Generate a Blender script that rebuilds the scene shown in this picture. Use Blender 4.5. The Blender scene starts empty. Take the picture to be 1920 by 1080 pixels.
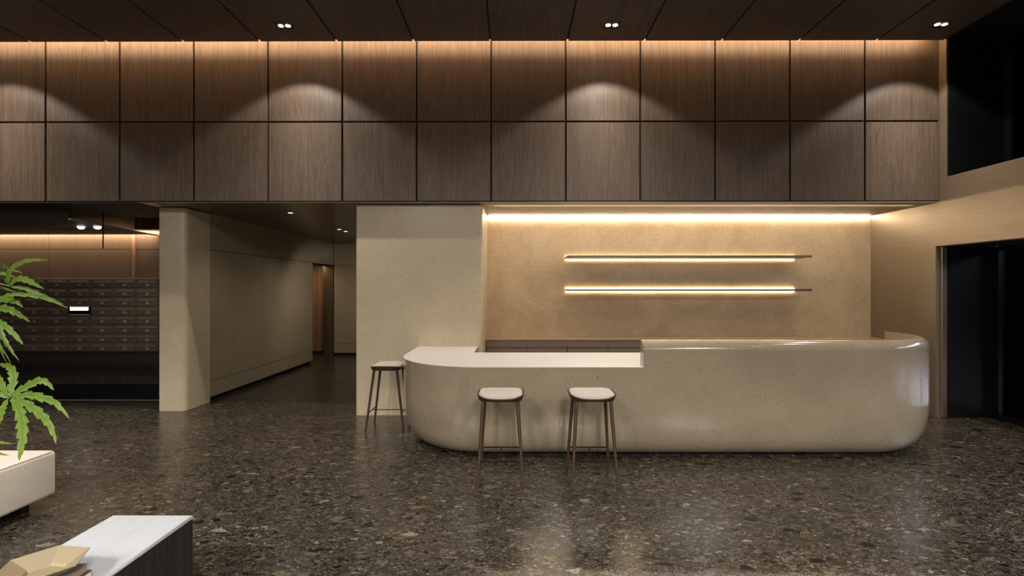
import bpy, bmesh, math, random
from mathutils import Vector, Matrix
R = math.radians
scene = bpy.context.scene
col = scene.collection
random.seed(7)

# ------------------------------------------------------------------ helpers
class MB:
    """collects simple shapes into one mesh"""
    def __init__(s):
        s.v = []; s.f = []; s.m = []
    def add(s, vs, fs, mi=0):
        b = len(s.v)
        s.v += [tuple(p) for p in vs]
        s.f += [tuple(i + b for i in f) for f in fs]
        s.m += [mi] * len(fs)
    def box(s, x0, x1, y0, y1, z0, z1, mi=0, bev=0):
        if bev:
            # chamfered box: three rings of eight
            def ring(z, o, c):
                a0, a1, b0, b1 = x0 + o, x1 - o, y0 + o, y1 - o
                return [(a0 + c, b0, z), (a1 - c, b0, z), (a1, b0 + c, z), (a1, b1 - c, z),
                        (a1 - c, b1, z), (a0 + c, b1, z), (a0, b1 - c, z), (a0, b0 + c, z)]
            s.loft([ring(z0, bev, bev * .4), ring(z0 + bev, 0, bev), ring(z1 - bev, 0, bev), ring(z1, bev, bev * .4)], True, True, True, mi)
            return
        s.add([(x0, y0, z0), (x1, y0, z0), (x1, y1, z0), (x0, y1, z0), (x0, y0, z1), (x1, y0, z1), (x1, y1, z1), (x0, y1, z1)],
              [(0, 3, 2, 1), (4, 5, 6, 7), (0, 1, 5, 4), (1, 2, 6, 5), (2, 3, 7, 6), (3, 0, 4, 7)], mi)
    def loft(s, rings, closed=True, cap0=True, cap1=True, mi=0):
        n = len(rings[0]); vs = [p for r in rings for p in r]; fs = []
        for k in range(len(rings) - 1):
            for i in range(n if closed else n - 1):
                j = (i + 1) % n
                fs.append((k * n + i, k * n + j, (k + 1) * n + j, (k + 1) * n + i))
        if cap0: fs.append(tuple(reversed(range(n))))
        if cap1: fs.append(tuple((len(rings) - 1) * n + i for i in range(n)))
        s.add(vs, fs, mi)
    def prism(s, poly, z0, z1, mi=0):
        s.loft([[(x, y, z0) for x, y in poly], [(x, y, z1) for x, y in poly]], True, True, True, mi)
    def tube(s, p0, p1, r0, r1=None, n=12, mi=0):
        r1 = r0 if r1 is None else r1
        p0 = Vector(p0); p1 = Vector(p1); d = (p1 - p0).normalized()
        a = d.orthogonal().normalized(); b = d.cross(a)
        rr = []
        for p, r in ((p0, r0), (p1, r1)):
            rr.append([p + a * (r * math.cos(2 * math.pi * i / n)) + b * (r * math.sin(2 * math.pi * i / n)) for i in range(n)])
        s.loft(rr, True, True, True, mi)
    def path_tube(s, pts, radii, n=8, mi=0):
        rr = []; a = None
        pts = [Vector(p) for p in pts]
        for i, p in enumerate(pts):
            d = (pts[min(i + 1, len(pts) - 1)] - pts[max(i - 1, 0)]).normalized()
            a = d.orthogonal().normalized() if a is None else (a - d * a.dot(d)).normalized()
            b = d.cross(a); r = radii[i]
            rr.append([p + a * (r * math.cos(2 * math.pi * k / n)) + b * (r * math.sin(2 * math.pi * k / n)) for k in range(n)])
        s.loft(rr, True, True, True, mi)
    def build(s, name, mat, parent=None, loc=(0, 0, 0), smooth=None, merge=False):
        me = bpy.data.meshes.new(name)
        me.from_pydata(s.v, [], s.f)
        bm = bmesh.new(); bm.from_mesh(me)
        if merge: bmesh.ops.remove_doubles(bm, verts=bm.verts, dist=1e-5)
        bmesh.ops.recalc_face_normals(bm, faces=bm.faces)
        bm.to_mesh(me); bm.free()
        for m in (mat if isinstance(mat, (list, tuple)) else [mat]): me.materials.append(m)
        if isinstance(mat, (list, tuple)):
            for p, mi in zip(me.polygons, s.m): p.material_index = mi
        if smooth is not None:
            for p in me.polygons: p.use_smooth = True
            me.set_sharp_from_angle(angle=R(smooth))
        o = bpy.data.objects.new(name, me); col.objects.link(o)
        if parent: o.parent = parent
        o.location = loc
        return o

def tag(o, label, cat, group=None):
    o['label'] = label; o['category'] = cat
    if group: o['group'] = group
    return o
def thing(name, label, cat, loc=(0, 0, 0), rz=0, group=None):
    o = bpy.data.objects.new(name, None); o.empty_display_size = .1; col.objects.link(o)
    o.location = loc; o.rotation_euler = (0, 0, rz)
    return tag(o, label, cat, group)
def struct(o):
    o['kind'] = 'structure'; return o
def copy_tree(o, parent=None):
    c = o.copy(); col.objects.link(c)
    if parent: c.parent = parent
    for ch in [k for k in bpy.data.objects if k.parent == o]: copy_tree(ch, c)
    return c
def rrect(x0, x1, y0, y1, r, n=6):
    P = []
    for cx, cy, a in ((x1 - r, y0 + r, -90), (x1 - r, y1 - r, 0), (x0 + r, y1 - r, 90), (x0 + r, y0 + r, 180)):
        for k in range(n + 1):
            t = R(a + 90 * k / n); P.append((cx + r * math.cos(t), cy + r * math.sin(t)))
    return P

# ------------------------------------------------------------------ materials
def mat(name):
    m = bpy.data.materials.new(name); m.use_nodes = True
    nt = m.node_tree; b = nt.nodes['Principled BSDF']
    return m, nt, b
def simple(name, c, rough=.5, metal=0, spec=.5, coat=0):
    m, nt, b = mat(name)
    b.inputs['Base Color'].default_value = (*c, 1); b.inputs['Roughness'].default_value = rough
    b.inputs['Metallic'].default_value = metal; b.inputs['Specular IOR Level'].default_value = spec
    b.inputs['Coat Weight'].default_value = coat
    return m
def emit(name, c, s):
    m, nt, b = mat(name)
    b.inputs['Base Color'].default_value = (*c, 1)
    b.inputs['Emission Color'].default_value = (*c, 1); b.inputs['Emission Strength'].default_value = s
    return m
class NT:
    """small wrapper for node graphs"""
    def __init__(s, nt): s.nt = nt
    def n(s, t, **kw):
        x = s.nt.nodes.new(t)
        for k, v in kw.items():
            if k in ('ins',):
                for a, b in v.items(): s.put(x, a, b)
            else: setattr(x, k, v)
        return x
    def put(s, x, a, b):
        if isinstance(b, bpy.types.NodeSocket): s.nt.links.new(b, x.inputs[a])
        else: x.inputs[a].default_value = b
    def coord(s, scale=(1, 1, 1), kind='Object', loc=None):
        tc = s.n('ShaderNodeTexCoord'); mp = s.n('ShaderNodeMapping')
        s.nt.links.new(tc.outputs[kind], mp.inputs['Vector']); mp.inputs['Scale'].default_value = scale
        if loc is not None: s.put(mp, 'Location', loc)
        return mp.outputs[0]
    def noise(s, vec, scale, detail=4, rough=.55, dist=0):
        x = s.n('ShaderNodeTexNoise', ins={'Vector': vec, 'Scale': scale, 'Detail': detail, 'Roughness': rough, 'Distortion': dist})
        return x.outputs['Fac']
    def vor(s, vec, scale, feature='F1', out='Color', rnd=1):
        x = s.n('ShaderNodeTexVoronoi', feature=feature, ins={'Vector': vec, 'Scale': scale, 'Randomness': rnd})
        return x.outputs[out]
    def ramp(s, fac, stops, interp='LINEAR'):
        x = s.n('ShaderNodeValToRGB'); cr = x.color_ramp; cr.interpolation = interp
        while len(cr.elements) < len(stops): cr.elements.new(.5)
        for e, (p, c) in zip(cr.elements, stops):
            e.position = p; e.color = (*c, 1) if len(c) == 3 else c
        s.put(x, 'Fac', fac); return x.outputs['Color']
    def mix(s, f, a, b, bt='MIX'):
        x = s.n('ShaderNodeMix', data_type='RGBA', blend_type=bt)
        s.put(x, 0, f)
        for i, v in ((6, a), (7, b)):
            s.put(x, i, v if isinstance(v, bpy.types.NodeSocket) else (*v, 1))
        return x.outputs[2]
    def math(s, op, a, b=0.0, clamp=False):
        x = s.n('ShaderNodeMath', operation=op, use_clamp=clamp); s.put(x, 0, a); s.put(x, 1, b); return x.outputs[0]
    def sep(s, c):
        x = s.n('ShaderNodeSeparateColor'); s.put(x, 0, c); return x.outputs
    def step(s, v, lo, hi):
        x = s.n('ShaderNodeMapRange', clamp=True); s.put(x, 0, v); s.put(x, 1, lo); s.put(x, 2, hi); return x.outputs[0]
    def bump(s, h, strength, dist=.01):
        x = s.n('ShaderNodeBump', ins={'Height': h, 'Strength': strength, 'Distance': dist}); return x.outputs[0]
def link(nt, o, b, i): nt.links.new(o, b.inputs[i])
def g3(v): return (v, v, v)

def wood(name, axis, dark, mid, light, rough=.45, scale=1.0, vary=.25):
    m, nt, b = mat(name); N = NT(nt)
    geo = N.n('ShaderNodeNewGeometry'); rnd = geo.outputs['Random Per Island']
    off = N.n('ShaderNodeCombineXYZ'); k = N.math('MULTIPLY', rnd, 37.0)
    for i in range(3): nt.links.new(k, off.inputs[i])
    def sc(a, l): return tuple(l * scale if i == axis else a * scale for i in range(3))
    v1 = N.coord(sc(7, .45), loc=off.outputs[0]); v2 = N.coord(sc(60, 1.0), loc=off.outputs[0]); v3 = N.coord(sc(190, 5), loc=off.outputs[0])
    a = N.noise(v1, 1.0, 3, .5, 1.4); a2 = N.noise(v2, 1.0, 3, .6); a3 = N.noise(v3, 1.0, 2)
    # cathedral figure: rings of the noise field
    w = N.math('FRACT', N.math('MULTIPLY', a, 9.0)); w = N.math('ABSOLUTE', N.math('SUBTRACT', w, .5))
    f = N.math('ADD', N.math('MULTIPLY', a2, .55), N.math('MULTIPLY', w, .35)); f = N.math('ADD', f, N.math('MULTIPLY', a3, .2))
    c = N.ramp(f, [(.25, dark), (.48, mid), (.75, light)])
    vv = N.math('ADD', N.math('MULTIPLY', rnd, vary), 1 - vary * .5)
    cc = N.n('ShaderNodeCombineColor')
    for i in range(3): nt.links.new(vv, cc.inputs[i])
    c = N.mix(1.0, c, cc.outputs[0], 'MULTIPLY')
    link(nt, c, b, 'Base Color'); b.inputs['Roughness'].default_value = rough
    link(nt, N.bump(f, .12, .004), b, 'Normal')
    return m

def terrazzo(name, base, base2, speck, rough, coat=0, sp=1.0, mottle=.5):
    m, nt, b = mat(name); N = NT(nt)
    P = N.coord()
    cl = N.noise(P, 2.2, 5, .6, .3)
    c = N.mix(N.step(cl, .3, .7), base, base2)
    # wrapped pale and dark clasts of several sizes
    warp = N.n('ShaderNodeTexNoise', ins={'Vector': P, 'Scale': 14.0, 'Detail': 2.0})
    va = N.n('ShaderNodeVectorMath', operation='MULTIPLY_ADD'); nt.links.new(warp.outputs['Color'], va.inputs[0])
    va.inputs[1].default_value = (.06, .06, .06); nt.links.new(P, va.inputs[2]); W = va.outputs[0]
    for scale, thr, size, colr, op in ((18, .84, .26, tuple(x * .80 for x in base), .45), (12, .86, .30, tuple(min(1, x * 1.10) for x in base), .5),
                                      (26, .93, .22, speck, .34 * sp), (45, .86, .27, speck, .45 * sp), (95, .80, .30, speck, .55 * sp), (160, .72, .4, tuple(x * .78 for x in base), .5 * sp)):
        vn = N.n('ShaderNodeTexVoronoi', ins={'Vector': W, 'Scale': float(scale)})
        r = N.sep(vn.outputs['Color'])[0]
        on = N.math('GREATER_THAN', r, thr); d = N.step(vn.outputs['Distance'], size, size * .6)
        c = N.mix(N.math('MULTIPLY', N.math('MULTIPLY', on, d), op), c, colr)
    link(nt, c, b, 'Base Color')
    b.inputs['Roughness'].default_value = rough; b.inputs['Coat Weight'].default_value = coat; b.inputs['Coat Roughness'].default_value = .06
    return m

def floor_stone():
    m, nt, b = mat('polished breccia floor'); N = NT(nt)
    P0 = N.coord()
    warp = N.n('ShaderNodeTexNoise', ins={'Vector': P0, 'Scale': 14.0, 'Detail': 3.0})
    va = N.n('ShaderNodeVectorMath', operation='MULTIPLY_ADD'); nt.links.new(warp.outputs['Color'], va.inputs[0])
    va.inputs[1].default_value = (.06, .06, .06); nt.links.new(P0, va.inputs[2]); P = va.outputs[0]
    mp = N.n('ShaderNodeMapping'); nt.links.new(P, mp.inputs[0]); mp.inputs['Rotation'].default_value = (0, 0, .35); mp.inputs['Scale'].default_value = (.72, 1.25, 1); P = mp.outputs[0]
    fine = N.noise(P0, 90.0, 4, .7)
    c = N.ramp(fine, [(.34, (.003, .0023, .0018)), (.5, (.013, .010, .0075)), (.66, (.060, .050, .038))])
    tones = [(0, (.004, .003, .0022)), (.17, (.019, .015, .011)), (.36, (.043, .036, .028)), (.58, (.070, .061, .051)), (.79, (.088, .076, .040)), (.84, (.028, .022, .017)), (.95, (.14, .135, .115))]
    patch = N.noise(P0, 1.6, 3)
    for scale, thr, edge in ((190, .30, .05), (105, .38, .05), (58, .50, .05), (31, .66, .045), (15, .90, .05)):
        vc = N.n('ShaderNodeTexVoronoi', ins={'Vector': P, 'Scale': float(scale)})
        ve = N.n('ShaderNodeTexVoronoi', feature='DISTANCE_TO_EDGE', ins={'Vector': P, 'Scale': float(scale)})
        s = N.sep(vc.outputs['Color'])
        cc = N.ramp(s[1], tones, 'CONSTANT')
        grain = N.noise(P0, 60.0, 4, .7)
        cc = N.mix(.8, cc, N.ramp(grain, [(.35, g3(.5)), (.65, g3(1.5))]), 'MULTIPLY')
        on = N.math('GREATER_THAN', s[0], thr); e = N.step(ve.outputs['Distance'], edge, edge * 2.2)
        c = N.mix(N.math('MULTIPLY', on, e), c, cc)
    c = N.mix(1.0, c, N.ramp(patch, [(.35, (.85, .85, .80)), (.65, (1.2, 1.15, 1.15))]), 'MULTIPLY')
    link(nt, c, b, 'Base Color')
    rr = N.noise(P0, 25.0, 3); b.inputs['Specular IOR Level'].default_value = .4
    link(nt, N.math('ADD', N.math('MULTIPLY', rr, .16), .17), b, 'Roughness')
    return m

def limestone():
    m, nt, b = mat('tan limestone'); N = NT(nt); P = N.coord()
    a = N.noise(P, 2.2, 7, .68, .6); f = N.noise(P, 28, 4, .7); g = N.noise(P, 7, 5, .7, .8)
    c = N.ramp(a, [(.32, (.56, .42, .265)), (.5, (.66, .51, .335)), (.68, (.74, .59, .41))])
    c = N.mix(.6, c, N.ramp(f, [(.35, g3(.80)), (.65, g3(1.12))]), 'MULTIPLY')
    c = N.mix(N.math('MULTIPLY', N.step(g, .60, .74), .35), c, (.60, .50, .38))
    link(nt, c, b, 'Base Color'); b.inputs['Roughness'].default_value = .55
    return m

def brushed(name, c, rough, axis, metal=.85):
    m, nt, b = mat(name); N = NT(nt)
    s = [220, 220, 220]; s[axis] = 3
    a = N.noise(N.coord(tuple(s)), 1.0, 2)
    link(nt, N.mix(.5, c, N.ramp(a, [(.3, tuple(x * .8 for x in c)), (.7, tuple(min(1, x * 1.2) for x in c))])), b, 'Base Color')
    b.inputs['Metallic'].default_value = metal; b.inputs['Roughness'].default_value = rough
    link(nt, N.bump(a, .06, .002), b, 'Normal')
    return m

def marble():
    m, nt, b = mat('white marble'); N = NT(nt); P = N.coord((1, .45, 1))
    a = N.noise(P, 5, 6, .6, 1.2)
    v = N.math('ABSOLUTE', N.math('SUBTRACT', a, .5)); vein = N.step(v, .02, .0)
    c = N.mix(N.math('MULTIPLY', vein, .22), (.43, .455, .49), (.24, .24, .235))
    link(nt, c, b, 'Base Color'); b.inputs['Roughness'].default_value = .3
    return m

def fabric(name, c, scale=900, k=1.0):
    m, nt, b = mat(name); N = NT(nt)
    a = N.noise(N.coord((scale, 90, 90)), 1.0, 2); a2 = N.noise(N.coord((90, 90, scale)), 1.0, 2); a3 = N.noise(N.coord((90, scale, 90)), 1.0, 2)
    f = N.math('MULTIPLY', N.math('ADD', N.math('ADD', a, a2), a3), .333)
    link(nt, N.mix(1, c, N.ramp(f, [(.38, g3(1 - .26 * k)), (.62, g3(1 + .18 * k))]), 'MULTIPLY'), b, 'Base Color')
    b.inputs['Roughness'].default_value = .9; b.inputs['Specular IOR Level'].default_value = .2
    b.inputs['Sheen Weight'].default_value = .15
    link(nt, N.bump(f, .25 * k, .002), b, 'Normal')
    return m

def leafmat():
    m, nt, b = mat('leaf green'); N = NT(nt)
    at = N.n('ShaderNodeAttribute', attribute_name='rib')
    a = N.noise(N.coord(), 30, 3)
    c = N.mix(N.step(a, .35, .65), (.095, .175, .016), (.15, .235, .03))
    c = N.mix(N.step(at.outputs['Fac'], .75, 1.0), c, (.065, .115, .02))
    link(nt, c, b, 'Base Color'); b.inputs['Roughness'].default_value = .45
    b.inputs['Transmission Weight'].default_value = 0
    tr = N.n('ShaderNodeBsdfTranslucent'); link(nt, c, tr, 'Color')
    mx = N.n('ShaderNodeMixShader'); mx.inputs[0].default_value = .25
    nt.links.new(b.outputs[0], mx.inputs[1]); nt.links.new(tr.outputs[0], mx.inputs[2])
    nt.links.new(mx.outputs[0], nt.nodes['Material Output'].inputs[0])
    return m

def glass_pane():
    m, nt, b = mat('tinted glass'); N = NT(nt)
    t = N.n('ShaderNodeBsdfTransparent'); t.inputs[0].default_value = (.42, .43, .46, 1)
    g = N.n('ShaderNodeBsdfGlossy'); g.inputs['Roughness'].default_value = .02
    fr = N.n('ShaderNodeFresnel'); fr.inputs[0].default_value = 1.45
    mx = N.n('ShaderNodeMixShader')
    nt.links.new(fr.outputs[0], mx.inputs[0]); nt.links.new(t.outputs[0], mx.inputs[1]); nt.links.new(g.outputs[0], mx.inputs[2])
    nt.links.new(mx.outputs[0], nt.nodes['Material Output'].inputs[0])
    return m

WARM = (1.0, .70, .40)
M = dict(
    walnut=wood('walnut wall panel', 2, (.080, .054, .037), (.126, .089, .064), (.182, .134, .100)),
    ceilwood=wood('dark walnut ceiling plank', 1, (.058, .042, .032), (.100, .075, .058), (.150, .115, .090), .5, .8, .2),
    mailwood=wood('dark walnut mail room panel', 2, (.11, .074, .05), (.130, .090, .062), (.155, .11, .077), .35, 1, .1),
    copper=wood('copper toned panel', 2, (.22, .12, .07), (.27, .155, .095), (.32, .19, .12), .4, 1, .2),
    flute=wood('dark fluted timber', 2, (.005, .0035, .003), (.012, .008, .0065), (.030, .019, .015), .4),
    stoolwood=wood("stool walnut", 2, (.026, .013, .007), (.044, .024, .012), (.060, .034, .018), .45, 2),
    black=simple('black', (.006, .006, .006), .5), void=simple('pale cove lining', (.45, .40, .34), .8),
    blackgloss=simple('black stone', (.003, .003, .003), .16, 0, .15),
    jamb=brushed('blackened steel', (.016, .016, .018), .30, 2, .6),
    soffit=simple('dark bronze ceiling', (.105, .079, .055), .24, .2),
    nicheceil=simple('tan plaster ceiling', (.30, .23, .165), .5),
    pillar=terrazzo('beige terrazzo wall', (.60, .51, .355), (.68, .58, .415), (.22, .16, .10), .30, 0, 2.0),
    counter=terrazzo('polished beige terrazzo', (.268, .220, .152), (.325, .268, .190), (.11, .078, .048), .17, .4, 1.6),
    ctop=terrazzo('off white counter top', (.60, .615, .61), (.66, .675, .67), (.50, .50, .47), .3, 0, .3),
    hall=terrazzo('beige panel', (.37, .31, .22), (.42, .355, .26), (.20, .15, .10), .22, 0, 1.2),
    floor=floor_stone(), lime=limestone(),
    brass=brushed('brushed bronze wall', (.28, .225, .16), .45, 1, .6),
    trimbrass=brushed('bronze trim', (.36, .27, .18), .3, 2),
    joint=simple('dark joint', (.012, .009, .007), .7),
    marble=marble(),
    fab=fabric('beige linen', (.70, .64, .56), 900, .8), cush=fabric('cream upholstery', (.42, .39, .345), 1400, .35),
    stitch=simple('brown stitch', (.06, .045, .035), .8),
    rod=simple('blackened rod', (.006, .005, .004), .6, 0, .1),
    leaf=leafmat(), stem=simple('plant stem', (.16, .20, .05), .6), pot=simple('grey pot', (.25, .24, .22), .6), soil=simple('soil', (.03, .02, .015), .9),
    tan=simple('tan tray', (.215, .172, .103), .55),
    bookgrey=simple('grey brown cover', (.20, .17, .145), .5), bookdark=simple('dark cover', (.05, .042, .038), .5), page=simple('paper', (.62, .55, .46), .8), pagebrown=simple('brown page edge', (.30, .20, .13), .8),
    cab=simple('taupe cabinet front', (.26, .195, .145), .5), cabtop=simple('tan worktop', (.48, .36, .24), .4),
    box=brushed('bronze mailbox', (.085, .062, .048), .5, 0, .1), boxlight=simple('bronze edge', (.13, .098, .076), .5, .1), digit=simple('grey lettering', (.42, .37, .32), .5),
    screen=emit('white screen', (1, 1, 1), 1.3), steel=simple('light steel', (.80, .77, .72), .4, .3),
    lamp=emit('downlight lens', (1, .93, .82), 14.0), lampsoft=emit('soft downlight lens', (1, .93, .82), 2.5), led=emit('warm led', (1.0, .84, .62), 60.0), ledw=emit('shelf led', (1.0, .80, .55), 17.0),
    shelf=simple('bronze shelf', (.22, .165, .125), .35, .6),
    glass=glass_pane(), pale=simple('pale metal edge', (.88, .84, .78), .5, .6), shadepanel=simple('panel with shade in colour', (.022, .015, .011), .4), mailceil=simple('dark brown plaster', (.030, .022, .016), .6, 0, .3), plaster=simple('dark plaster', (.05, .045, .04), .7), paving=simple('pale paving', (.40, .39, .40), .8),
)

# light levels (watts) and exposure
SP_WIDE, SP_MID, SP_NARROW, RM_WIDE, RM_NARROW, RM_FILL, RM_FILL_WIDE, SP_MAIL, SP_HALL = 76, 138, 105, 60, 120, 2200, 195, 38, 17
COVE, COVE_FILL, MAILCOVE, OUT, NICHE_FILL, EXPOSURE = 68, 104, 52, 2200, 26, 0.0

# ------------------------------------------------------------------ the room
XR, YF, SOF, CEIL, XL, YB = 5.206, 6.30, 2.65, 4.545, -11.0, -5.0
S = lambda mb, name, m, **k: struct(mb.build(name, m, **k))

b = MB(); b.box(XL, 5.95, YB, 12.7, -.1, 0); S(b, 'floor', M['floor'])
b = MB(); b.box(5.95, 16, YB - 4, 14, -.12, -.02); S(b, 'ground', M['paving'])

# ceiling planks with open joints
b = MB(); J = [-.283 + .9175 * k for k in range(-11, 6)]
edges = [XL] + [j for j in J if j > XL] + [5.095]
for a, c in zip(edges, edges[1:]):
    b.box(a + (.012 if a > XL else 0), c - (.012 if c < 5 else 0), YB, 6.105, CEIL, CEIL + .012)
S(b, 'ceiling', M['ceilwood'])
b = MB(); b.box(XL, 5.095, YB, 6.085, CEIL + .0125, CEIL + .03); S(b, 'ceiling_backing', M['joint'])
b = MB(); b.box(XL, 5.094, 5.7, 6.45, 4.78, 4.84); b.box(XL, 5.094, 5.68, 5.72, CEIL + .03, 4.78); b.box(5.075, 5.094, 5.7, 6.084, CEIL + .03, 4.78)
S(b, 'ceiling_void', M['void'])  # unseen lining, pale to bounce cove light; added end box blocks spill
b = MB(); b.box(5.02, 6.05, YB, 6.6, 4.84, 4.9); b.box(5.80, 6.05, YB, 6.175, 4.62, 4.84); b.box(5.097, 5.80, YB, 6.19, 4.60, 4.62); S(b, 'ceiling_edge', M['black'])

# panelled upper wall
b = MB()
for a, c in zip([XL] + [j for j in J if j > XL], [j for j in J if j > XL] + [5.200]):
    for z0, z1 in ((2.674, 3.637), (3.659, 4.775)):
        b.box(a + .012, c - (.012 if c < 5 else 0), YF, YF + .022, z0, z1, bev=.0015)
S(b, 'wall_back', M['walnut'])
b = MB(); b.box(XL, 5.19, YF + .023, YF + .12, 2.664, 4.78); b.box(XL, 5.2, YF + .006, YF + .023, 2.656, 2.668); S(b, 'wall_back_core', M['joint'])

# soffits
b = MB(); b.box(-4.62, -.43, YF, 7.6, SOF, SOF + .012); b.box(-4.9, -.43, 7.6, 12.7, SOF, SOF + .012); S(b, 'ceiling_soffit', M['soffit'])
b = MB(); b.box(-.43, XR, YF, 7.5, SOF, SOF + .012); S(b, 'ceiling_niche', M['nicheceil'])
b = MB(); b.prism([(XL, 6.67), (-5.82, 6.67), (-6.125, 8.60), (XL, 8.60)], 2.5, 2.512); b.box(XL, -5.82, 6.67, 6.69, 2.512, 2.65); b.box(XL, -4.62, YF, 7.6, SOF, SOF + .012); S(b, 'ceiling_mail', M['mailceil'])
b = MB(); b.prism([(-5.822, 6.665), (-5.800, 6.665), (-6.12, 8.775), (-6.142, 8.775)], 2.492, 2.512); S(b, 'trim_1', M['pale'])
b = MB(); b.box(XL, -4.5, 7.6, 9.0, 3.0, 3.05); b.box(XL, -4.6, 7.58, 7.6, SOF + .012, 3.0); S(b, 'ceiling_mail_slot', M['plaster'])

# stone masses
def rounded_poly(x0, x1, y0, y1, rl, rr, n=8):
    P = []
    for k in range(n + 1):
        t = R(180 + 90 * k / n); P.append((x0 + rl + rl * math.cos(t), y0 + rl + rl * math.sin(t)))
    for k in range(n + 1):
        t = R(270 + 90 * k / n); P.append((x1 - rr + rr * math.cos(t), y0 + rr + rr * math.sin(t)))
    return P + [(x1, y1), (x0, y1)]
b = MB(); b.prism(rounded_poly(-1.988, -.395, 6.43, 7.6, .015, .05), 0, 2.643); S(b, 'wall_pillar', M['pillar'], smooth=30)
b = MB(); b.box(-1.985, -.40, 7.6, 12.7, 0, SOF); S(b, 'wall_hall_right', M['hall'])
b = MB(); b.prism(rounded_poly(-4.62, -4.275, 6.64, 7.182, .012, .075), 0, 2.64); S(b, 'wall_column', M['pillar'], smooth=30)
b = MB(); b.box(-.395, XR, 7.5, 7.6, 0, 2.66); S(b, 'wall_niche', M['lime'])

# panelled hall: dark core with panels set on it
b = MB(); b.box(-4.62, -4.34, 7.185, 10.87, 0, 3.0); b.box(-4.62, -4.34, 10.87, 12.2, 2.14, SOF); b.box(-4.34, -1.985, 12.2, 12.3, 0, SOF)
S(b, 'wall_hall_core', M['joint'])
b = MB(); g = .003
def hall_panels(ys, z0, z1):
    for a, c in zip(ys, ys[1:]): b.box(-4.34, -4.285, a + g, c - g, z0, z1)
hall_panels([7.185, 8.109, 8.42, 9.034, 10.87], .062, .278)
hall_panels([7.185, 7.795, 8.727, 9.968, 10.811, 10.87], .285, 2.135)
hall_panels([7.185, 7.485, 9.348, 11.248, 12.14], 2.143, SOF)
S(b, 'wall_hall_left', M['hall'])
b = MB()
for xs, z0, z1 in (([-4.28, -3.98, -1.99], .062, .278), ([-4.28, -1.99], .285, 2.135), ([-4.28, -3.1, -1.99], 2.143, SOF)):
    for a, c in zip(xs, xs[1:]): b.box(a + g, c - g, 12.145, 12.2, z0, z1)
S(b, 'wall_hall_end', M['hall'])
# lit recess off the hall
b = MB(); b.box(-4.545, -4.30, 12.15, 12.2, .0, 2.14); S(b, 'trim_2', M['trimbrass'])
b = MB()
for a, c in ((-5.6, -5.0), (-4.994, -4.80), (-4.794, -4.66), (-4.654, -4.50)): b.box(a, c, 12.45, 12.5, .07, 2.2)
S(b, 'wall_recess', M['copper'])
b = MB(); b.box(-5.7, -4.3, 12.5, 12.6, 0, 2.3); b.box(-5.7, -5.6, 10.87, 12.6, 0, 2.3); b.box(-5.7, -4.62, 10.8, 10.87, 0, 2.3); b.box(-5.7, -4.34, 10.87, 12.6, 2.2, 2.3)
S(b, 'wall_recess_core', M['plaster'])

# mail room back wall
b = MB()
for a, c in ((XL, -8.02), (-8.02, -4.62)):
    b.box(a + .003, c - .003, 8.79, 8.84, .522, 2.264); b.box(a + .003, c - .003, 8.79, 8.84, 2.271, 3.0)
S(b, 'wall_mail', M['mailwood'])
b = MB(); b.box(XL, -4.62, 8.80, 8.84, 0, .519); S(b, 'wall_mail_base', M['shadepanel'])  # wall foot darkened in its colour, where the light fades
b = MB(); b.box(XL, -4.62, 8.842, 8.92, 0, 3.0); S(b, 'wall_mail_core', M['joint'])
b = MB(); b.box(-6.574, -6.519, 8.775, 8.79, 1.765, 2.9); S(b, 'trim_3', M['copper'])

# right wall, its two bands of glazing
b = MB(); b.box(XR, 5.95, 6.345, 7.6, 0, 2.115); b.box(XR, 5.95, 6.19, 7.6, 2.115, 4.78); b.box(XR, 5.95, YB, 6.19, 2.115, 2.94)
S(b, 'wall_right', M['brass'])
b = MB(); b.box(5.262, 5.335, 6.322, 6.344, 0, 2.114, bev=.009); S(b, 'trim_4', M['trimbrass'], smooth=20)
b = MB(); b.box(5.34, 5.95, 6.332, 6.345, 0, 2.113); b.box(5.22, 5.95, 6.176, 6.19, 2.94, 4.78)
b.box(5.22, 5.95, YB, 6.19, 2.105, 2.115); b.box(5.23, 5.95, YB, 6.176, 2.94, 2.944); S(b, 'trim_5', M['jamb'])
def glazing(name, z0, z1, y1, step):
    b = MB(); b.box(5.915, 5.925, YB, y1, z0 + .05, z1 - .03); o = S(b, name, M['glass'])
    f = MB(); f.box(5.88, 5.95, YB, y1, z0, z0 + .055); f.box(5.88, 5.95, YB, y1, z1 - .04, z1)
    y = y1
    while y > YB + .2:
        f.box(5.88, 5.95, y - .09, y, z0 + .055, z1 - .04); y -= step
    q = f.build('window_frame' if 'window' in name else 'door_frame', M['jamb'], o); return o
glazing('door_1', 0, 2.105, 6.33, 1.15)
glazing('window_1', 2.944, 4.62, 6.175, 2.3)

# unseen sides of the room
b = MB(); b.box(XL - .1, XL, YB, 12.7, 0, 4.8); S(b, 'wall_left', M['plaster'])
b = MB(); b.box(XL, 5.95, YB - .1, YB, 0, 4.8); S(b, 'wall_front', M['plaster'])

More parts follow.
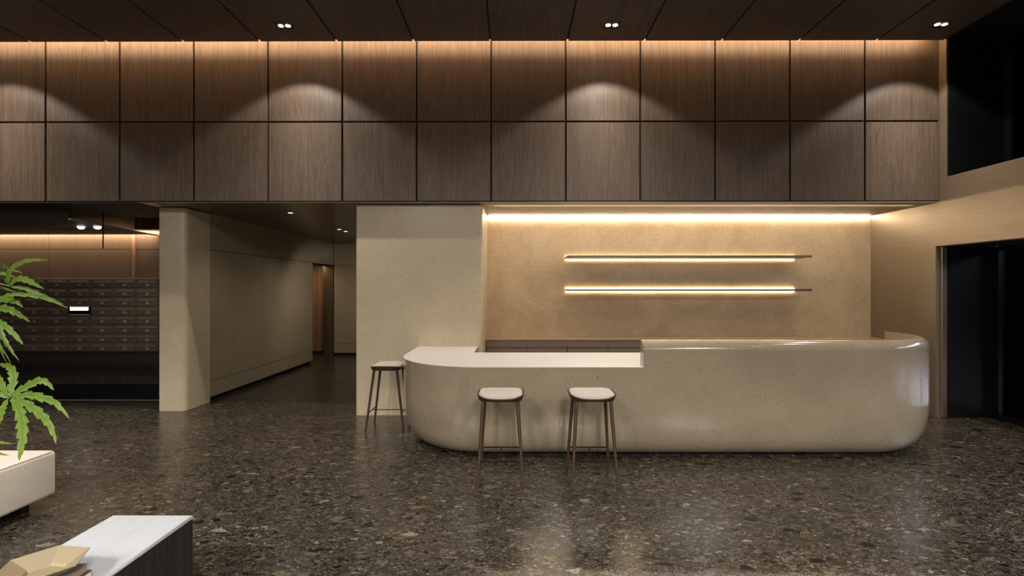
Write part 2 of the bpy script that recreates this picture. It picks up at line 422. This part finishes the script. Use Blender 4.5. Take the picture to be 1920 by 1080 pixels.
# ------------------------------------------------------------------ reception counter
Rc, X0, X1, Y0 = .9, -1.2, 4.312, 4.745
def outline(o, n=20, front=True):
    P = [(X0 + o, 6.428), (X0 + o, Y0 + Rc)]
    for k in range(1, n + 1):
        t = R(180 + 90 * k / n); P.append((X0 + Rc + (Rc - o) * math.cos(t), Y0 + Rc + (Rc - o) * math.sin(t)))
    P.append((1.0, Y0 + o))
    for k in range(n + 1):
        t = R(270 + 90 * k / n); P.append((X1 - Rc + (Rc - o) * math.cos(t), Y0 + Rc + (Rc - o) * math.sin(t)))
    return P + [(X1 - o, 5.81)]
inner = [(-.455, 5.81), (-.455, 6.428)]
rf, gap, zt = .19, .022, .868; zb = zt - .005
rings = []
gap = .010
for z in [gap, gap + .004, gap + .012, .033, .048, .065, .085, .105, .13, .16, .18, .2, .23, .27, .32, .37, .43, .5]:
    off = .04 * max(0, (.5 - z) / .3) ** 2
    if z < .2: off += .11 * (1 - math.sqrt(max(0, 1 - ((.2 - z) / (.2 - gap)) ** 2)))
    rings.append([(x, y, z) for x, y in outline(off) + inner])
rings.append([(x, y, zt - .005) for x, y in outline(0) + inner])
desk = thing('reception_counter', 'long rounded beige terrazzo reception counter in front of tan stone wall', 'counter', (0, 0, 0))
b = MB(); b.loft(rings); b.build('counter_body', M['counter'], desk, smooth=40)
left = [p for p in outline(0) if p[0] < 1.1]

b = MB(); b.prism(outline(.26) + inner, 0, gap + .01); b.build('plinth', M['black'], desk)
def shell_path(o, n=20):
    P = [(1.197, Y0 + o)]
    for k in range(n + 1):
        t = R(270 + 90 * k / n); P.append((X1 - Rc + (Rc - o) * math.cos(t), Y0 + Rc + (Rc - o) * math.sin(t)))
    return P + [(X1 - o, 5.81)]
prof = [(0, zb), (0, 1.016)] + [(.094 * (1 - math.cos(R(9 * k))), 1.016 + .094 * math.sin(R(9 * k))) for k in range(1, 11)] + [(.12, 1.11), (.12, zb)]
paths = [shell_path(o) for o, z in prof]
rings = [[(paths[i][k][0], paths[i][k][1], prof[i][1]) for i in range(len(prof))] for k in range(len(paths[0]))]
b = MB(); b.prism(left + [(1.197, Y0)] + [(x, y) for x, y in shell_path(.12)] + inner, zb, zt); b.build('countertop', M['ctop'], desk)
b = MB(); b.loft(rings); b.build('raised_front', M['counter'], desk, smooth=40)

# ------------------------------------------------------------------ back counter behind the desk
b = MB(); b.box(-.393, XR - .002, 7.14, 7.498, .872, .886)
tag(b.build('back_worktop', M['cabtop']), 'long tan worktop running under the lit shelves along tan stone wall', 'worktop')
W = .566; first = None
ordw = ['first', 'second', 'third', 'fourth', 'fifth']
for k in range(5):
    x = -.387 + W * k
    lab = '%s taupe base cabinet from the stone pillar, under the tan worktop' % ordw[k]
    if first is None:
        first = t = thing('base_cabinet', lab, 'cabinet', (x, 7.15, 0), 0, 'base cabinets under the back worktop')
        b = MB(); b.box(.0, W - .003, .022, .345, .0, .87); b.build('carcass', M['joint'], t)
        b = MB(); b.box(.0, W - .003, 0, .02, .769, .87, bev=.001); b.build('drawer', M['cab'], t)
        b = MB(); b.box(.002, W - .005, 0, .02, .08, .760, bev=.001); b.build('door', M['cab'], t)
    else:
        t = copy_tree(first); t.location.x = x; t['label'] = lab

# wall shelves with light strips along their rear edges
for z0, z1, lab in ((2.022, 2.050, 'upper of two thin lit shelves on the tan stone wall'), (1.556, 1.586, 'lower of two thin lit shelves on the tan stone wall')):
    t = thing('wall_shelf', lab, 'shelf', (.738, 7.5, z0), 0, 'lit shelves behind the counter'); h = z1 - z0
    b = MB(); b.add([(0, -.012, 0), (3.36, -.012, 0), (3.36, -.44, 0), (.02, -.44, 0), (0, -.42, 0)] + [(0, -.012, h), (3.36, -.012, h), (3.36, -.44, h), (.02, -.44, h), (0, -.42, h)],
                    [(0, 1, 2, 3, 4), (9, 8, 7, 6, 5), (0, 1, 6, 5), (1, 2, 7, 6), (2, 3, 8, 7), (3, 4, 9, 8), (4, 0, 5, 9)])
    b.build('shelf_board', M['shelf'], t)
    b = MB(); b.box(.01, 3.35, -.012, -.001, .002, h - .002); b.build('mounting_rail', M['shelf'], t)
    b = MB(); b.box(.01, 3.35, -.018, -.004, h, h + .006); b.build('light_strip', M['ledw'], t)
    b = MB(); b.box(.01, 3.35, -.018, -.004, -.006, 0); b.build('light_strip', M['ledw'], t)
b = MB(); b.box(-.375, XR - .02, 7.478, 7.5, 2.632, 2.65); tag(b.build('ceiling_light_strip', M['led']), 'long warm light strip along the top of the tan stone wall', 'light strip')

# ------------------------------------------------------------------ bar stools
def seat_loop(hx, hy, z, r, dip=0.0, n=8):
    P = []
    for x, y in rrect(-hx, hx, -hy, hy, r, n):
        P.append((x, y, z + dip * (min(1, abs(x) / hx) ** 2.2)))
    return P
def dense(loop, m=3):
    out = []
    for i, p in enumerate(loop):
        q = loop[(i + 1) % len(loop)]
        L = math.dist(p, q); k = max(1, int(L / .025))
        for j in range(k): out.append(tuple(p[a] + (q[a] - p[a]) * j / k for a in range(3)))
    return out
def saddle(loop, hx, z, dip): return [(x, y, z + dip * (min(1, abs(x) / hx) ** 2.2)) for x, y, _ in loop]
def make_stool(label, loc, rz):
    t = thing('bar_stool', label, 'stool', loc, rz, 'bar stools around the reception counter')
    hx, hy = .194, .176
    base = dense(seat_loop(hx, hy, 0, .095))
    sc = lambda k, kk=None: [(x * k, y * (kk or k), z) for x, y, z in base]
    rings = [[(x, y, .674) for x, y, z in sc(.86, .84)], [(x, y, .676) for x, y, z in sc(.915, .91)],
             saddle(sc(.99), hx, .690, .026), saddle(sc(1.0), hx, .695, .030), saddle(sc(.985), hx, .699, .032), saddle(sc(.955), hx, .699, .030), saddle(sc(.93), hx, .684, .016)]
    b = MB(); b.loft(rings); b.build('seat_frame', M['stoolwood'], t, smooth=50)
    rings = [saddle(sc(.925), hx, .685, .014), saddle(sc(.94), hx, .697, .020)]
    for k in range(1, 10):
        a = R(10 * k); s = .94 * (.55 + .45 * math.cos(a) ** .75) if k < 9 else .94 * .45
        rings.append([(x, y, .697 + .020 * (abs(x) / hx) ** 2.2 * math.cos(a) + .042 * math.sin(a)) for x, y, z in sc(s)])
    rings.append([(x, y, .7395) for x, y, z in sc(.2)])
    b = MB(); b.loft(rings); b.build('cushion', M['cush'], t, smooth=60)
    fx, fy, tx, ty = .183, .212, .140, .128
    for sx in (-1, 1):
        for sy in (-1, 1):
            b = MB(); b.tube((sx * fx, sy * fy, 0), (sx * tx, sy * ty, .676), .0105, .0155, 14); b.build('leg', M['stoolwood'], t, smooth=40)
    k = .2 / .672; bx, by = fx + (tx - fx) * k, fy + (ty - fy) * k
    for sy in (-1, 1):
        b = MB(); b.tube((-bx, sy * by, .2), (bx, sy * by, .2), .0055); b.build('footrest', M['rod'], t, smooth=40)
    b = MB(); b.tube((0, -by, .2), (0, by, .2), .0045); b.build('crossbar', M['rod'], t, smooth=40)
    return t
st = make_stool('left of the two bar stools standing in front of the counter', (-.112, 4.312, 0), 0)
o = copy_tree(st); o.location = (.650, 4.318, 0); o['label'] = 'right of the two bar stools standing in front of the counter'
o = copy_tree(st); o.location = (-1.445, 5.885, 0); o.rotation_euler.z = R(90); o['label'] = 'bar stool at the rounded left end of counter, beside the stone pillar'

# ------------------------------------------------------------------ mailboxes
CW, CH = .3892, .1563
rows = ['topmost', 'second from top', 'third from top', 'fourth from top', 'fifth from top', 'sixth from top', 'second lowest', 'lowest']
cols = ['first', 'second', 'third', 'fourth', 'fifth', 'sixth', 'seventh']
def ring_mesh(b, cx, cz, rx, rz, w, y):
    n = 14; o = []; i = []
    for k in range(n):
        a = 2 * math.pi * k / n
        o.append((cx + rx * math.cos(a), y, cz + rz * math.sin(a))); i.append((cx + (rx - w) * math.cos(a), y, cz + (rz - w) * math.sin(a)))
    vs = o + i + [(x, y + .002, z) for x, y, z in o] + [(x, y + .002, z) for x, y, z in i]; fs = []
    for k in range(n):
        j = (k + 1) % n
        fs += [(k, j, n + j, n + k), (k, 2 * n + k, 2 * n + j, j), (n + k, n + j, 3 * n + j, 3 * n + k)]
    b.add(vs, fs)
proto = None
def mail_label(r, c): return '%s dark bronze mailbox in the %s column from the stone column' % (rows[r], cols[c])
for c in range(7):
    for r in range(8):
        x = -6.289 - CW * c; z = 1.682 - CH * r
        if (r, c) == (3, 3):
            t = thing('mailbox_console', 'dark console with white lit display among the bronze mailboxes', 'console', (x, 8.79, z))
            b = MB(); b.box(-CW / 2 + .002, CW / 2 - .002, -.042, 0, -CH / 2 + .002, CH / 2 - .002, bev=.002); b.build('casing', M['blackgloss'], t)
            b = MB(); b.box(-.158, .158, -.046, -.042, .0, .060); b.build('display', M['screen'], t)
            for zz in (.070, -.068):
                b = MB(); b.box(-.172, .178, -.048, -.042, zz - .004, zz + .004); b.build('trim', M['steel'], t)
            continue
        if proto is None:
            proto = t = thing('mailbox', mail_label(r, c), 'mailbox', (x, 8.79, z), 0, 'wall mailboxes')
            b = MB(); b.box(-CW / 2 + .002, CW / 2 - .002, -.036, 0, -CH / 2 + .002, CH / 2 - .002, bev=.002); b.build('casing', M['box'], t)
            b = MB()
            x0, x1, z0, z1, w = -.175, .175, -.060, .062, .006
            b.box(x0, x1, -.042, -.036, z1 - w, z1); b.box(x0, x1, -.042, -.036, z0, z0 + w); b.box(x0, x0 + w, -.042, -.036, z0 + w, z1 - w); b.box(x1 - w, x1, -.042, -.036, z0 + w, z1 - w)
            b.build('door_frame', M['boxlight'], t)
            b = MB(); b.box(-.155, .155, -.044, -.036, .004, .040, bev=.002); b.box(-.150, .150, -.047, -.044, .004, .010); b.build('slot_flap', M['boxlight'], t)
            b = MB(); ring_mesh(b, -.0155, -.027, .0145, .019, .006, -.039); ring_mesh(b, .0155, -.027, .0145, .019, .006, -.039); b.build('number', M['digit'], t)
            b = MB(); b.box(.100, .140, -.038, -.036, -.022, -.012); b.build('name_slot', M['boxlight'], t)
        else:
            t = copy_tree(proto); t.location = (x, 8.79, z); t['label'] = mail_label(r, c)

t = thing('stone_ledge', 'low black stone ledge running below the wall of mailboxes', 'ledge', (0, 6.92, 0))
b = MB(); b.box(-10.9, -4.63, 0, 1.86, .285, .30); b.build('ledge_top', M['blackgloss'], t)
for a, c in ((-10.9, -8.5), (-8.496, -5.772), (-5.768, -4.63)):
    b = MB(); b.box(a, c, .004, .02, .092, .283); b.build('front_panel', M['blackgloss'], t)
b = MB(); b.box(-10.9, -4.63, .0, .02, .074, .084); b.build('metal_trim', M['boxlight'], t)
b = MB(); b.box(-10.9, -4.63, .10, 1.86, 0, .285); b.build('kick', M['black'], t)

b = MB(); b.tube((-5.63, 6.99, 2.65), (-5.63, 6.99, 2.14), .007)
tag(b.build('hanging_rod', M['rod']), 'thin black rod hanging from the ceiling in front of the mailboxes', 'rod')

# ------------------------------------------------------------------ ottoman
def rounded_box(name, m, parent, x0, x1, y0, y1, z0, z1, r, seg=5, loc=(0, 0, 0)):
    me = bpy.data.meshes.new(name); bm = bmesh.new()
    bmesh.ops.create_cube(bm, size=1, matrix=Matrix.Translation(((x0 + x1) / 2, (y0 + y1) / 2, (z0 + z1) / 2)) @ Matrix.Diagonal((x1 - x0, y1 - y0, z1 - z0, 1)))
    bmesh.ops.bevel(bm, geom=bm.edges[:], offset=r, segments=seg, affect='EDGES', profile=.5)
    for f in bm.faces: f.smooth = True
    bm.to_mesh(me); bm.free(); me.materials.append(m); me.set_sharp_from_angle(angle=R(40))
    o = bpy.data.objects.new(name, me); col.objects.link(o); o.parent = parent; o.location = loc; return o
t = thing('ottoman', 'low beige linen ottoman bench with dotted stitching under the plant leaves', 'ottoman', (-3.99, 3.17, 0))
rounded_box('upholstered_seat', M['fab'], t, -.6, .6, -.62, .615, .075, .402, .03)
b = MB(); k = -.57
while k < .575:
    b.box(.588, .594, k, k + .007, .389, .397); k += .0165
b.build('stitching', M['stitch'], t)
for sx in (-1, 1):
    for sy in (-1, 1):
        b = MB(); b.box(sx * .45 - .035, sx * .45 + .035, sy * .48 - .035, sy * .48 + .035, 0, .08); b.build('foot', M['black'], t)

# ------------------------------------------------------------------ coffee table, books, tray
t = thing('coffee_table', 'low coffee table with white marble top and dark fluted wooden base', 'table', (-1.875, 1.93, 0))
rounded_box('marble_top', M['marble'], t, -.212, .212, -.73, .725, .400, .420, .007, 1)
P = []; x0, x1, y0, y1 = -.205, .205, -.72, .718; st_ = .0135
def ribs(a, c, nx, ny):
    L = math.dist(a, c); n = int(L / st_)
    for i in range(n):
        for f, d in ((0, 0), (.2, .0045), (.5, .0065), (.8, .0045)):
            s = (i + f) / n; P.append((a[0] + (c[0] - a[0]) * s + nx * d, a[1] + (c[1] - a[1]) * s + ny * d))
ribs((x0, y0), (x1, y0), 0, -1); ribs((x1, y0), (x1, y1), 1, 0); ribs((x1, y1), (x0, y1), 0, 1); ribs((x0, y1), (x0, y0), -1, 0)
b = MB(); b.prism(P, 0, .400); b.build('fluted_base', M['flute'], t)

def book(label, x0, x1, y0, y1, z0, z1, cover, page):
    t = thing('book', label, 'book', (x0, y0, z0), 0, 'books on the coffee table'); w, d, h = x1 - x0, y1 - y0, z1 - z0; c = .0025
    b = MB(); b.box(0, w, 0, d, 0, c); b.box(0, w, 0, d, h - c, h); b.box(0, c, 0, d, c, h - c); b.build('cover', cover, t)
    b = MB(); b.box(c, w - .003, .003, d - .003, c, h - c); b.build('pages', page, t)
book('lower book on the marble table, with a dark cover and pale pages', -1.955, -1.726, 1.80, 2.087, .420, .447, M['bookdark'], M['page'])
book('upper book on the marble table, grey brown cover, directly under the tan tray', -1.950, -1.739, 1.82, 2.082, .447, .476, M['bookgrey'], M['pagebrown'])

t = thing('hexagonal_tray', 'tan faceted hexagonal tray lying on top of the two books', 'tray', (-1.838, 1.990, .476))
hexa = lambda r, z: [(r * math.cos(R(-7 + 60 * k)), r * math.sin(R(-7 + 60 * k)), z) for k in range(6)]
b = MB(); b.loft([hexa(.066, 0), hexa(.072, .004), hexa(.146, .050), hexa(.146, .053), hexa(.074, .016), hexa(.067, .006)]); b.build('tray_body', M['tan'], t)

# ------------------------------------------------------------------ plant
def leaflet(mb, ribs_, pts, hw, seed, serr=6.5):
    rnd = random.Random(seed); pts = [Vector(p) for p in pts]; n = 84
    # Catmull-Rom through the rib points
    def cr(t):
        k = t * (len(pts) - 1); i = min(int(k), len(pts) - 2); f = k - i
        p0 = pts[max(i - 1, 0)]; p1 = pts[i]; p2 = pts[i + 1]; p3 = pts[min(i + 2, len(pts) - 1)]
        return .5 * ((2 * p1) + (p2 - p0) * f + (2 * p0 - 5 * p1 + 4 * p2 - p3) * f * f + (3 * p1 - p0 - 3 * p2 + p3) * f ** 3)
    C = [cr(i / n) for i in range(n + 1)]; base = len(mb.v); ph = rnd.random(); tilt = rnd.uniform(-.5, .5)
    view = Vector((rnd.uniform(.2, .6), -1, rnd.uniform(.1, .6))).normalized()
    for i, p in enumerate(C):
        t = i / n; d = (C[min(i + 1, n)] - C[max(i - 1, 0)]).normalized()
        side = d.cross(view).normalized(); nor = side.cross(d).normalized()
        side = (side * math.cos(tilt * t) + nor * math.sin(tilt * t)).normalized(); nor = side.cross(d).normalized()
        prof = max(0.02, (math.sin(math.pi * min(1, t * .98 + .03) ** .85)) ** .75) * (1 if t > .12 else .25 + t * 6.2)
        def w(o):
            s = (t * serr + ph + o) % 1.0
            return hw * prof * (.60 + .58 * s ** .8 if hw > .006 else 1)
        wl, wr = w(0), w(.37); fold = .22
        mb.v += [tuple(p + side * wl + nor * (wl * fold)), tuple(p + side * wl * .5 + nor * wl * fold * .5), tuple(p), tuple(p - side * wr * .5 + nor * wr * fold * .5), tuple(p - side * wr + nor * (wr * fold))]
        ribs_ += [0, .3, 1, .3, 0]
    for i in range(n):
        for j in range(4):
            a = base + i * 5 + j; mb.f.append((a, a + 1, a + 6, a + 5)); mb.m.append(0)
plant = thing('potted_plant', 'tall potted plant with bright green serrated drooping leaves beside the ottoman', 'plant', (-3.02, 2.60, 0))
PL = Vector((-3.02, 2.60, 0))
b = MB(); n = 28
prof = [(.125, 0), (.135, .01), (.165, .30), (.168, .31), (.155, .31), (.150, .275)]
b.loft([[(r * math.cos(2 * math.pi * k / n), r * math.sin(2 * math.pi * k / n), z) for k in range(n)] for r, z in prof], True, True, False); b.build('pot', M['pot'], plant, smooth=40)
b = MB(); b.loft([[(.1515 * math.cos(2 * math.pi * k / n), .1515 * math.sin(2 * math.pi * k / n), z) for k in range(n)] for z in (.265, .28)]); b.build('soil', M['soil'], plant)
def rel(p): return tuple(Vector(p) - PL)
b = MB()
b.path_tube([rel(p) for p in ((-3.02, 2.60, .27), (-3.03, 2.66, .7), (-3.02, 2.73, 1.1), (-2.99, 2.80, 1.72))], [.012, .010, .008, .004], 10)
b.path_tube([rel(p) for p in ((-3.03, 2.74, 1.25), (-2.86, 2.73, 1.55), (-2.74, 2.71, 1.625), (-2.672, 2.70, 1.61))], [.005, .004, .003, .003], 8)
b.path_tube([rel(p) for p in ((-3.03, 2.68, .80), (-2.90, 2.70, 1.02), (-2.78, 2.70, 1.045), (-2.674, 2.70, 1.015))], [.005, .004, .003, .003], 8)
b.path_tube([rel(p) for p in ((-3.03, 2.74, 1.20), (-2.98, 2.76, 1.45), (-2.92, 2.77, 1.50))], [.005, .004, .004], 8)
b.path_tube([rel(p) for p in ((-3.03, 2.64, .62), (-2.90, 2.62, .78), (-2.77, 2.60, .79))], [.005, .004, .003], 8)
b.build('stem', M['stem'], plant, smooth=60)
LEAVES = {
 'A': [
  ([(-2.674,2.7,1.614),(-2.67,2.687,1.642),(-2.64,2.673,1.692),(-2.579,2.66,1.728),(-2.51,2.647,1.744),(-2.451,2.633,1.745),(-2.392,2.62,1.742)], 0.0125),
  ([(-2.672,2.7,1.611),(-2.614,2.67,1.639),(-2.554,2.64,1.647),(-2.484,2.61,1.635),(-2.42,2.58,1.616),(-2.349,2.55,1.595)], 0.0164),
  ([(-2.672,2.7,1.608),(-2.622,2.704,1.603),(-2.571,2.708,1.589),(-2.513,2.712,1.563),(-2.454,2.716,1.536),(-2.4,2.72,1.512)], 0.0113),
  ([(-2.669,2.62,1.529),(-2.611,2.611,1.556),(-2.573,2.603,1.565),(-2.499,2.594,1.567),(-2.442,2.586,1.562),(-2.374,2.577,1.549),(-2.304,2.569,1.525),(-2.229,2.56,1.496)], 0.0108),
 ],
 'B': [
  ([(-3.009,2.85,1.695),(-2.924,2.87,1.735),(-2.914,2.89,1.727),(-2.901,2.91,1.719),(-2.887,2.93,1.707),(-2.841,2.95,1.686)], 0.0121),
  ([(-3.009,2.85,1.689),(-2.911,2.862,1.69),(-2.899,2.875,1.684),(-2.878,2.888,1.679),(-2.836,2.9,1.661)], 0.012),
  ([(-2.956,2.8,1.6),(-2.866,2.825,1.606),(-2.874,2.85,1.603),(-2.854,2.875,1.591),(-2.824,2.9,1.57)], 0.0074),
  ([(-2.903,2.75,1.565),(-2.776,2.725,1.543),(-2.723,2.7,1.541),(-2.666,2.675,1.538),(-2.605,2.65,1.533),(-2.55,2.625,1.52),(-2.503,2.6,1.499)], 0.0167),
  ([(-2.903,2.75,1.499),(-2.786,2.728,1.494),(-2.729,2.707,1.492),(-2.665,2.685,1.49),(-2.602,2.663,1.472),(-2.544,2.642,1.451),(-2.485,2.62,1.425)], 0.0196),
  ([(-2.903,2.75,1.456),(-2.781,2.735,1.428),(-2.743,2.72,1.415),(-2.696,2.705,1.395),(-2.645,2.69,1.364),(-2.593,2.675,1.324),(-2.561,2.66,1.305)], 0.0155),
  ([(-2.92,2.78,1.469),(-2.827,2.775,1.435),(-2.793,2.77,1.38),(-2.777,2.765,1.345),(-2.751,2.76,1.306),(-2.714,2.755,1.257),(-2.669,2.75,1.206)], 0.0115),
  ([(-2.941,2.8,1.454),(-2.864,2.805,1.365),(-2.834,2.81,1.288),(-2.803,2.815,1.229),(-2.775,2.82,1.166)], 0.0059),
  ([(-2.962,2.82,1.423),(-2.887,2.833,1.321),(-2.87,2.847,1.258),(-2.848,2.86,1.181)], 0.0044),
 ],
 'C': [
  ([(-2.674,2.7,1.018),(-2.685,2.725,1.064),(-2.699,2.75,1.105),(-2.728,2.775,1.144),(-2.773,2.8,1.167),(-2.831,2.825,1.174),(-2.886,2.85,1.171)], 0.0202),
  ([(-2.672,2.7,1.021),(-2.62,2.697,1.056),(-2.569,2.693,1.082),(-2.515,2.69,1.108),(-2.475,2.687,1.11),(-2.441,2.683,1.089),(-2.417,2.68,1.062)], 0.0196),
  ([(-2.666,2.7,1.018),(-2.593,2.68,1.034),(-2.512,2.66,1.041),(-2.438,2.64,1.031),(-2.367,2.62,1.017),(-2.308,2.6,0.986),(-2.248,2.58,0.939)], 0.0192),
  ([(-2.666,2.7,1.011),(-2.574,2.667,1.006),(-2.492,2.633,0.987),(-2.414,2.6,0.957),(-2.348,2.567,0.929),(-2.289,2.533,0.882),(-2.244,2.5,0.834)], 0.0203),
  ([(-2.669,2.7,1.007),(-2.587,2.657,0.978),(-2.523,2.613,0.93),(-2.478,2.57,0.893),(-2.436,2.527,0.85),(-2.402,2.483,0.805),(-2.368,2.44,0.773)], 0.0228),
  ([(-2.683,2.7,1.013),(-2.653,2.65,0.982),(-2.616,2.6,0.953),(-2.582,2.55,0.92),(-2.558,2.5,0.889)], 0.0176),
  ([(-2.683,2.7,1.021),(-2.725,2.725,1.058),(-2.77,2.75,1.094),(-2.816,2.775,1.124),(-2.87,2.8,1.143)], 0.0172),
  ([(-2.686,2.7,1.018),(-2.729,2.707,1.039),(-2.765,2.713,1.052),(-2.811,2.72,1.057)], 0.0141),
 ],
 'D': [
  ([(-2.758,2.6,0.789),(-2.631,2.587,0.818),(-2.597,2.575,0.819),(-2.554,2.562,0.82),(-2.51,2.55,0.82)], 0.008),
  ([(-2.758,2.6,0.778),(-2.616,2.573,0.768),(-2.568,2.547,0.772),(-2.493,2.52,0.772)], 0.0067),
  ([(-2.811,2.65,0.838),(-2.717,2.667,0.869),(-2.706,2.683,0.862),(-2.7,2.7,0.854)], 0.0042),
 ],
}
for g_, ls in LEAVES.items():
    b = MB(); rb = []
    for i, (pts, hw) in enumerate(ls): leaflet(b, rb, [rel(p) for p in pts], hw * 1.05, i * 7 + ord(g_), 6.5 if hw > .01 else 3)
    me = bpy.data.meshes.new('leaf'); me.from_pydata(b.v, [], b.f)
    at = me.attributes.new('rib', 'FLOAT', 'POINT'); at.data.foreach_set('value', rb)
    for p in me.polygons: p.use_smooth = True
    me.materials.append(M['leaf']); o = bpy.data.objects.new('leaf', me); col.objects.link(o); o.parent = plant

# ------------------------------------------------------------------ lamps
def spot(x, y, z, power, size, blend, c=(1, .80, .58), r=.03, d=(0, 0, -1)):
    l = bpy.data.lights.new('spot', 'SPOT'); l.energy = power; l.spot_size = R(size); l.spot_blend = blend; l.color = c; l.shadow_soft_size = r
    o = bpy.data.objects.new('spot', l); col.objects.link(o); o.location = (x, y, z)
    o.rotation_euler = Vector(d).to_track_quat('-Z', 'Y').to_euler(); return o
def area(x, y, z, sx, sy, power, c, d, up='Y'):
    l = bpy.data.lights.new('area', 'AREA'); l.shape = 'RECTANGLE'; l.size = sx; l.size_y = sy; l.energy = power; l.color = c
    o = bpy.data.objects.new('area', l); col.objects.link(o); o.location = (x, y, z)
    o.rotation_euler = Vector(d).to_track_quat('-Z', up).to_euler(); return o

def disc(b, cx, cy, r, z0, z1, n=24): b.loft([[(cx + r * math.cos(2 * math.pi * k / n), cy + r * math.sin(2 * math.pi * k / n), z) for k in range(n)] for z in (z0, z1)])
dl = None
for x, lab in ((-2.578, 'left black twin downlight in the timber ceiling, above the hall'), (1.092, 'middle black twin downlight in the timber ceiling, above the counter'), (4.765, 'right black twin downlight in the timber ceiling, by the glazed wall')):
    if dl is None:
        dl = t = thing('ceiling_downlight', lab, 'light', (x, 5.735, CEIL), 0, 'twin downlights in the timber ceiling')
        b = MB(); b.box(-.086, .086, -.082, .082, -.003, 0, bev=.001); b.build('bezel', M['black'], t)
        for s in (-1, 1):
            b = MB(); disc(b, s * .040, .0, .028, -.006, -.003); b.build('lamp', M['lamp'], t)
    else:
        t = copy_tree(dl); t.location.x = x; t['label'] = lab
WN = (1, .92, .82); WR = (1, .935, .86)
for x in (-9.914, -6.246, -2.578, 1.092, 4.765):
    spot(x, 5.735, CEIL - .02, SP_WIDE, 112, .25, WN); spot(x, 5.735, CEIL - .02, SP_MID, 84, 1, WN); spot(x, 5.735, CEIL - .02, SP_NARROW, 58, 1, WN)
# further unseen rows over the seating, spots without fixtures
for y in (4.05, 1.8):
    for x in (-9.914, -6.246, -2.578, 1.092, 4.5):
        spot(x, y, CEIL - .02, RM_WIDE, 124, .8, WR, .10); spot(x, y, CEIL - .02, RM_NARROW * (.7 if y < 3 else 1), 72, 1, WR, .10)
for y in (-2.2, -4.2):  # unseen rear spots added as broad soft fill on upright surfaces
    for x in (-9.914, -6.246, -2.578, 1.092, 4.5): spot(x, y, CEIL - .02, RM_FILL, 150, .6, WR, .40); spot(x, y, CEIL - .02, RM_FILL_WIDE * (1 if x > -5 else .35), 174, .15, WR, .40)

def small_down(x, y, z, lab, grp, p, dome=False, d=(0, 0, -1)):
    t = thing('round_downlight', lab, 'light', (x, y, z), 0, grp)
    b = MB(); disc(b, 0, 0, .050, -.003, 0); b.build('bezel', M['soffit'], t)
    b = MB()
    if dome:
        b.loft([[(.046 * math.cos(R(a)) * math.cos(2 * math.pi * k / 20), .046 * math.cos(R(a)) * math.sin(2 * math.pi * k / 20), -.003 - .034 * math.sin(R(a))) for k in range(20)] for a in (0, 18, 36, 54, 72, 86)])
    else: disc(b, 0, 0, .034, -.004, -.003)
    b.build('lamp', M['lamp' if dome else 'lampsoft'], t, smooth=60)
    spot(x, y, z - .045, p, 140, .8, (1, .87, .68), .03, d)
small_down(-6.355, 7.487, 2.5, 'left of the two round downlights above the mailboxes', 'round downlights in the low ceilings', SP_MAIL, True)
small_down(-6.112, 7.487, 2.5, 'right of the two round downlights above the mailboxes', 'round downlights in the low ceilings', SP_MAIL, True)
small_down(-3.12, 7.13, SOF, 'nearest round downlight in the hall ceiling', 'round downlights in the low ceilings', SP_HALL)
small_down(-3.13, 9.15, SOF, 'middle round downlight deep in the hall ceiling', 'round downlights in the low ceilings', SP_HALL * 1.5)
small_down(-3.12, 9.47, SOF, 'farthest round downlight deep in the hall ceiling', 'round downlights in the low ceilings', SP_HALL * 3, False, (0, .7, -1))

area(-2.93, 5.95, 4.63, 16.0, .11, COVE, (1, .76, .52), (0, 1, -.12)); area(-2.93, 6.22, 4.73, 16.0, .08, COVE_FILL, (1, .58, .30), (0, .1, -1))            # cove along the panelled wall, plus an added downward fill
area(-8.6, 8.70, 2.57, 4.9, .05, MAILCOVE, (1, .74, .50), (0, .45, -1)); area(-8.9, 8.70, 2.60, 4.6, .04, 2.5, (1, .74, .50), (0, 1, .7))             # cove over the mailboxes
area(2.4, 6.50, 2.64, 5.3, .04, NICHE_FILL, (1, .84, .62), (0, .8, -.6))                     # added unseen wall light, no fixture, brightening the niche
area(-4.8, 11.75, 2.17, .5, .12, 7, (1, .70, .42), (0, 0, -1))                      # lamp of the recess
area(7.9, 3.9, 2.9, 2.5, 5, OUT, (.86, .88, 1), (0, 0, -1))                       # unseen light added outside, for the counter's reflection

w = bpy.data.worlds.new('night'); scene.world = w; w.use_nodes = True
w.node_tree.nodes['Background'].inputs[0].default_value = (.10, .11, .15, 1); w.node_tree.nodes['Background'].inputs[1].default_value = .05

# ------------------------------------------------------------------ camera
cam = bpy.data.cameras.new('camera'); co = bpy.data.objects.new('camera', cam); col.objects.link(co)
cam.sensor_width = 36; cam.lens = 18; cam.clip_start = .05
co.location = (0, 0, 1.6); co.rotation_euler = (R(90), 0, R(.2387)); scene.camera = co

vs = scene.view_settings
vs.view_transform = 'Standard'; vs.look = 'None'; vs.gamma = 1; vs.use_curve_mapping = False; vs.exposure = EXPOSURE
cy = scene.cycles
cy.use_denoising = True; cy.max_bounces = 8; cy.diffuse_bounces = 4; cy.glossy_bounces = 4; cy.sample_clamp_indirect = 4.0; cy.caustics_reflective = False; cy.caustics_refractive = False
